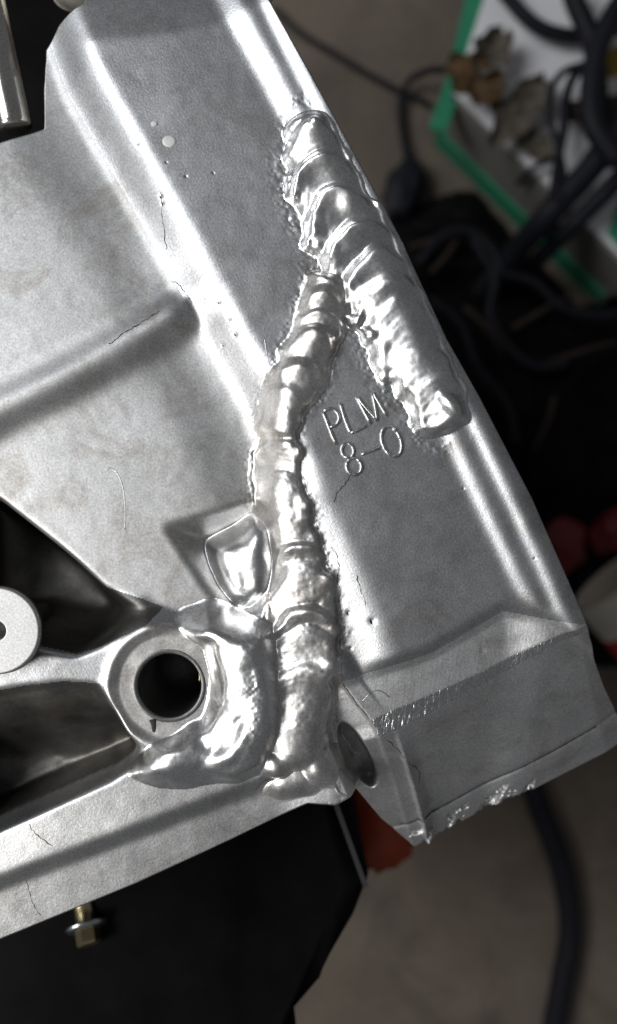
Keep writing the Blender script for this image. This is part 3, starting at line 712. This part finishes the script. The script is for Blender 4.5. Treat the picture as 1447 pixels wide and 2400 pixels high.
cable('black cable parallel below the broad one at the right', [(1500, 360, .1), (1440, 430, .1), (1390, 480, .095), (1330, 540, .085), (1260, 610, .05)], 0.0062)
cable('thin cable fanning off beside the broad black cable', [(1500, 190, .1), (1445, 270, .1), (1395, 340, .1), (1355, 400, .1), (1320, 450, .1)], 0.0026)
cable('thin cord across the front edge of the white box', [(1300, 370, .09), (1265, 385, .085), (1240, 402, .08), (1215, 430, .06)], 0.0020)
cable('short brown grey cord lying level on the white box', [(1325, 262, .09), (1370, 258, .09), (1420, 250, .09), (1480, 240, .09)], 0.0065, 'cord', 'twig')
cable('thin dark wire crossing the bare floor at the top', [(640, 20, .006), (700, 75, .006), (790, 130, .006), (870, 178, .006), (930, 210, .006), (1010, 245, .006)], 0.0022, 'wire')
cable('thin dark wire hooking from the white box to the black plug', [(1062, 165, .05), (1010, 165, .03), (960, 190, .012), (940, 235, .008), (942, 300, .008), (952, 360, .01), (962, 420, .012)], 0.0026, 'wire')
cable('thick black hose lying on the floor below the end block', [(1235, 1800, .012), (1268, 1900, .012), (1310, 2010, .012), (1332, 2110, .012), (1336, 2200, .012), (1318, 2300, .012), (1296, 2420, .012)], 0.0088, 'hose')

for lb_, pts_ in (('thin dark cable arching over the black sheet near the plug', [(980, 620), (1030, 560), (1090, 540), (1150, 580), (1180, 650)]), ('dark cable wandering down the middle of the black sheet', [(1110, 560), (1160, 650), (1150, 740), (1200, 820), (1260, 860), (1330, 850)]),
                 ('dark cable ending at the right edge below the green corner', [(1170, 640), (1250, 660), (1320, 720), (1400, 740), (1480, 730)]), ('low dark cable near the rail side of the black sheet', [(1010, 700), (1080, 760), (1120, 860), (1190, 950), (1210, 1040)])):
    cable(lb_, [(u, v, 0.05) for u, v in pts_], 0.0036)
# black plug lump
bm = bmesh.new(); bmesh.ops.create_icosphere(bm, subdivisions=4, radius=1)
for vt in bm.verts:
    n = vt.co.normalized(); k = 1 + 0.18 * mnoise.noise(n * 2.0) - 0.25 * max(0, n.y) ** 2 * abs(n.x)
    vt.co = Vector((n.x * 0.0145, n.y * 0.025, n.z * 0.011)) * k
bmesh.ops.rotate(bm, verts=bm.verts, matrix=Matrix.Rotation(RA(-18), 3, 'Z')); bmesh.ops.translate(bm, verts=bm.verts, vec=at(948, 442, 0.012))
tag(bm_obj('cable_plug', bm, M['rubber']), 'black oval plug on the floor at the end of the thin wire', 'plug')

# dry leaves
def leaf(name, label, u, v, z, ln, wd, rot, mat, seed, curl):
    bm = bmesh.new(); n, m = 22, 14; g = []
    for i in range(n + 1):
        row = []
        for j in range(m + 1):
            t = i / n; s = j / m * 2 - 1
            lobes = 1 + 0.14 * math.sin(t * 15 + seed) * abs(s)
            hw = wd * math.sin(math.pi * min(1, t * 0.94 + 0.04)) ** 0.6 * lobes
            x = (t - 0.5) * ln; y = s * hw
            zz = curl * (s * s) * wd + 0.35 * wd * mnoise.noise(Vector((x * 60, y * 60, seed))) + 0.25 * wd * mnoise.noise(Vector((x * 160, y * 160, seed)))
            row.append(bm.verts.new((x, y, zz)))
        g.append(row)
    for i in range(n):
        for j in range(m): bm.faces.new((g[i][j], g[i + 1][j], g[i + 1][j + 1], g[i][j + 1]))
    bmesh.ops.solidify(bm, geom=bm.faces[:], thickness=0.0008)
    bmesh.ops.rotate(bm, verts=bm.verts, matrix=Matrix.Rotation(RA(rot), 3, 'Z')); bmesh.ops.translate(bm, verts=bm.verts, vec=at(u, v, z))
    return tag(bm_obj(name, bm, M[mat]), label, 'leaf')
leaf('dry_leaf', 'olive brown dry leaf standing up on the white box, uppermost', 1150, 130, zb + .014, .034, .012, 60, 'leafgrey', 1, 0.7)
leaf('dry_leaf', 'orange brown crumpled leaf at the left corner of the white box', 1106, 195, zb + .012, .042, .015, -35, 'leaf', 2, 0.6)
leaf('dry_leaf', 'grey brown dry leaf slanting to the box front edge', 1215, 265, zb + .012, .058, .012, 52, 'leafgrey', 3, 0.6)
leaf('dry_leaf', 'small tan leaf near the thin cord on the white box', 1250, 340, zb + .006, .03, .009, -30, 'leafgrey', 4, 0.4)
leaf('dry_leaf', 'rust red leaf scrap below the orange brown leaf', 1160, 245, zb + .008, .026, .005, -40, 'leaf', 6, 0.5)
leaf('yellow_leaf', 'yellow scrap at the right edge among the black cables', 1440, 150, .1, .02, .008, 80, 'yellow', 5, 0.4)

# crumpled black sheet on the right
bm = bmesh.new(); n = 110
poly = [at(*p, 0.0) for p in [(900, 520), (1110, 450), (1210, 560), (1330, 740), (1520, 700), (1620, 1000), (1640, 1500), (1400, 1560), (1330, 1500), (1150, 1400), (1000, 1100), (880, 800)]]
px = np.array([p.x for p in poly]); py = np.array([p.y for p in poly])
X, Y = np.meshgrid(np.linspace(px.min(), px.max(), n), np.linspace(py.min(), py.max(), int(n * 1.4)))
sdp = psd(X, Y, list(zip(px, py)))
rows = {}
for i in range(X.shape[0]):
    for j in range(X.shape[1]):
        wob = 0.02 * mnoise.noise(Vector((X[i, j] * 14, Y[i, j] * 14, 3)))
        if sdp[i, j] + wob > -0.004:
            dd = max(sdp[i, j] + wob, 0); v3 = Vector((X[i, j] * 11, Y[i, j] * 11, 1))
            ridge = 1 - abs(mnoise.noise(v3)) * 2; ridge2 = 1 - abs(mnoise.noise(v3 * 2.7)) * 2
            rows[i, j] = bm.verts.new((X[i, j], Y[i, j], 0.002 + min(1, dd / 0.03) * (0.012 + 0.022 * max(0, ridge) ** 2 + 0.010 * max(0, ridge2) ** 2)))
for (i, j) in list(rows):
    k = [(i, j), (i, j + 1), (i + 1, j + 1), (i + 1, j)]
    if all(x in rows for x in k): bm.faces.new([rows[x] for x in k])
tag(bm_obj('black_sheet', bm, M['cloth']), 'crumpled black sheet spread on the floor right of the casting', 'sheet')

# twigs on the sheet
tw = [[(1010, 640), (1075, 560)], [(1040, 560), (960, 580)], [(1200, 770), (1340, 690)], [(1260, 860), (1447, 800)], [(1090, 720), (1180, 830)], [(1300, 930), (1250, 1060)], [(1350, 720), (1460, 690)]]
for i, ((u0, v0), (u1, v1)) in enumerate(tw):
    lbl = ['short brown twig nearest the black plug', 'thin twig lying level left of the green box edge', 'long pale twig pointing up to the green box corner', 'twig reaching the right edge below the green corner', 'slanting twig in the middle of the black sheet', 'lowest upright twig on the black sheet', 'twig touching the right edge under the green corner'][i]
    p = cr([tuple(at(u0, v0, .045)), tuple(at((u0 + u1) / 2 + 8, (v0 + v1) / 2 - 6, .05)), tuple(at(u1, v1, .045))], 6)
    bm = bmesh.new(); tube(bm, [Vector(x) for x in p], [0.0022 - 0.001 * k / len(p) for k in range(len(p))], 7)
    tag(bm_obj('twig', bm, M['twig']), lbl, 'twig', 'twigs on the black sheet')

# red caps and a striped tub at the right edge
def blob(name, label, cat, u, v, z, sx, sy, sz, rot, mat, seed):
    bm = bmesh.new(); bmesh.ops.create_icosphere(bm, subdivisions=4, radius=1)
    for vt in bm.verts:
        n = vt.co.normalized(); k = 1 + 0.22 * mnoise.noise(n * 1.7 + Vector((seed, 0, 0))) + 0.08 * mnoise.noise(n * 4 + Vector((seed, 2, 0)))
        vt.co = Vector((n.x * sx, n.y * sy, n.z * sz)) * k
    bmesh.ops.rotate(bm, verts=bm.verts, matrix=Matrix.Rotation(RA(rot), 3, 'Z')); bmesh.ops.translate(bm, verts=bm.verts, vec=at(u, v, z))
    return tag(bm_obj(name, bm, M[mat]), label, cat)
blob('red_rag', 'dark red crumpled rag showing just right of the rail', 'rag', 1312, 1285, 0.05, .022, .017, .012, 60, 'red', 1)
blob('red_rag', 'dark red crumpled rag at the right frame edge', 'rag', 1452, 1240, 0.05, .022, .015, .012, 30, 'red', 4)
tubt = thing('striped_tub', 'ivory tub with a red band lying at the right edge', 'tub', at(1470, 1520, 0.05))
axis = (at(1560, 1650, .05) - at(1375, 1350, .05)).normalized(); c0 = at(1440, 1390, 0.06)
def ringed(name, z0, z1, r, mat):
    bm = bmesh.new(); lathe(bm, [(r * 0.9, z0), (r, z0), (r, z1), (r * 0.9, z1), (r * 0.9, z0)], c0, axis, 64); bm_obj(name, bm, M[mat], tubt, False, off(tubt))
c0 = at(1402, 1385, 0.12); axis = Vector((0.66, -0.75, 0)).normalized(); c0 = c0 + Vector((0.75, 0.66, 0)).normalized() * 0.012
ringed('rim', 0.0, 0.026, 0.030, 'ivory'); ringed('band', 0.026, 0.040, 0.0302, 'redband'); ringed('body', 0.040, 0.09, 0.030, 'ivory')

# red plastic piece and grey strap under the corner
bm = bmesh.new(); tp = [at(u, v, 0.30) for u, v in [(800, 1800), (960, 1900), (985, 2000), (930, 2035), (868, 2065), (840, 1990)]]
prism(bm, tp, [p - Vector((0, 0, 0.03)) for p in tp])
bmesh.ops.bevel(bm, geom=bm.edges[:], offset=0.003, segments=3, affect='EDGES')
tag(bm_obj('red_bracket', bm, M['orange']), 'orange red plastic piece under the bottom corner of the end block', 'bracket')
bm = bmesh.new(); p0, p1 = at(775, 1850, 0.398), at(858, 2080, 0.398); n_ = (p1 - p0).cross(Vector((0, 0, 1))).normalized() * 0.0007
prism(bm, [p0 + n_, p1 + n_, p1 - n_, p0 - n_], [x - Vector((0, 0, .0015)) for x in (p0 + n_, p1 + n_, p1 - n_, p0 - n_)])
tag(bm_obj('grey_strap', bm, M['strap'], None, False), 'narrow grey strap along the edge of the black cover', 'strap')
print('tris', sum(len(m.loop_triangles) if m.loop_triangles else len(m.polygons) * 2 for m in bpy.data.meshes))
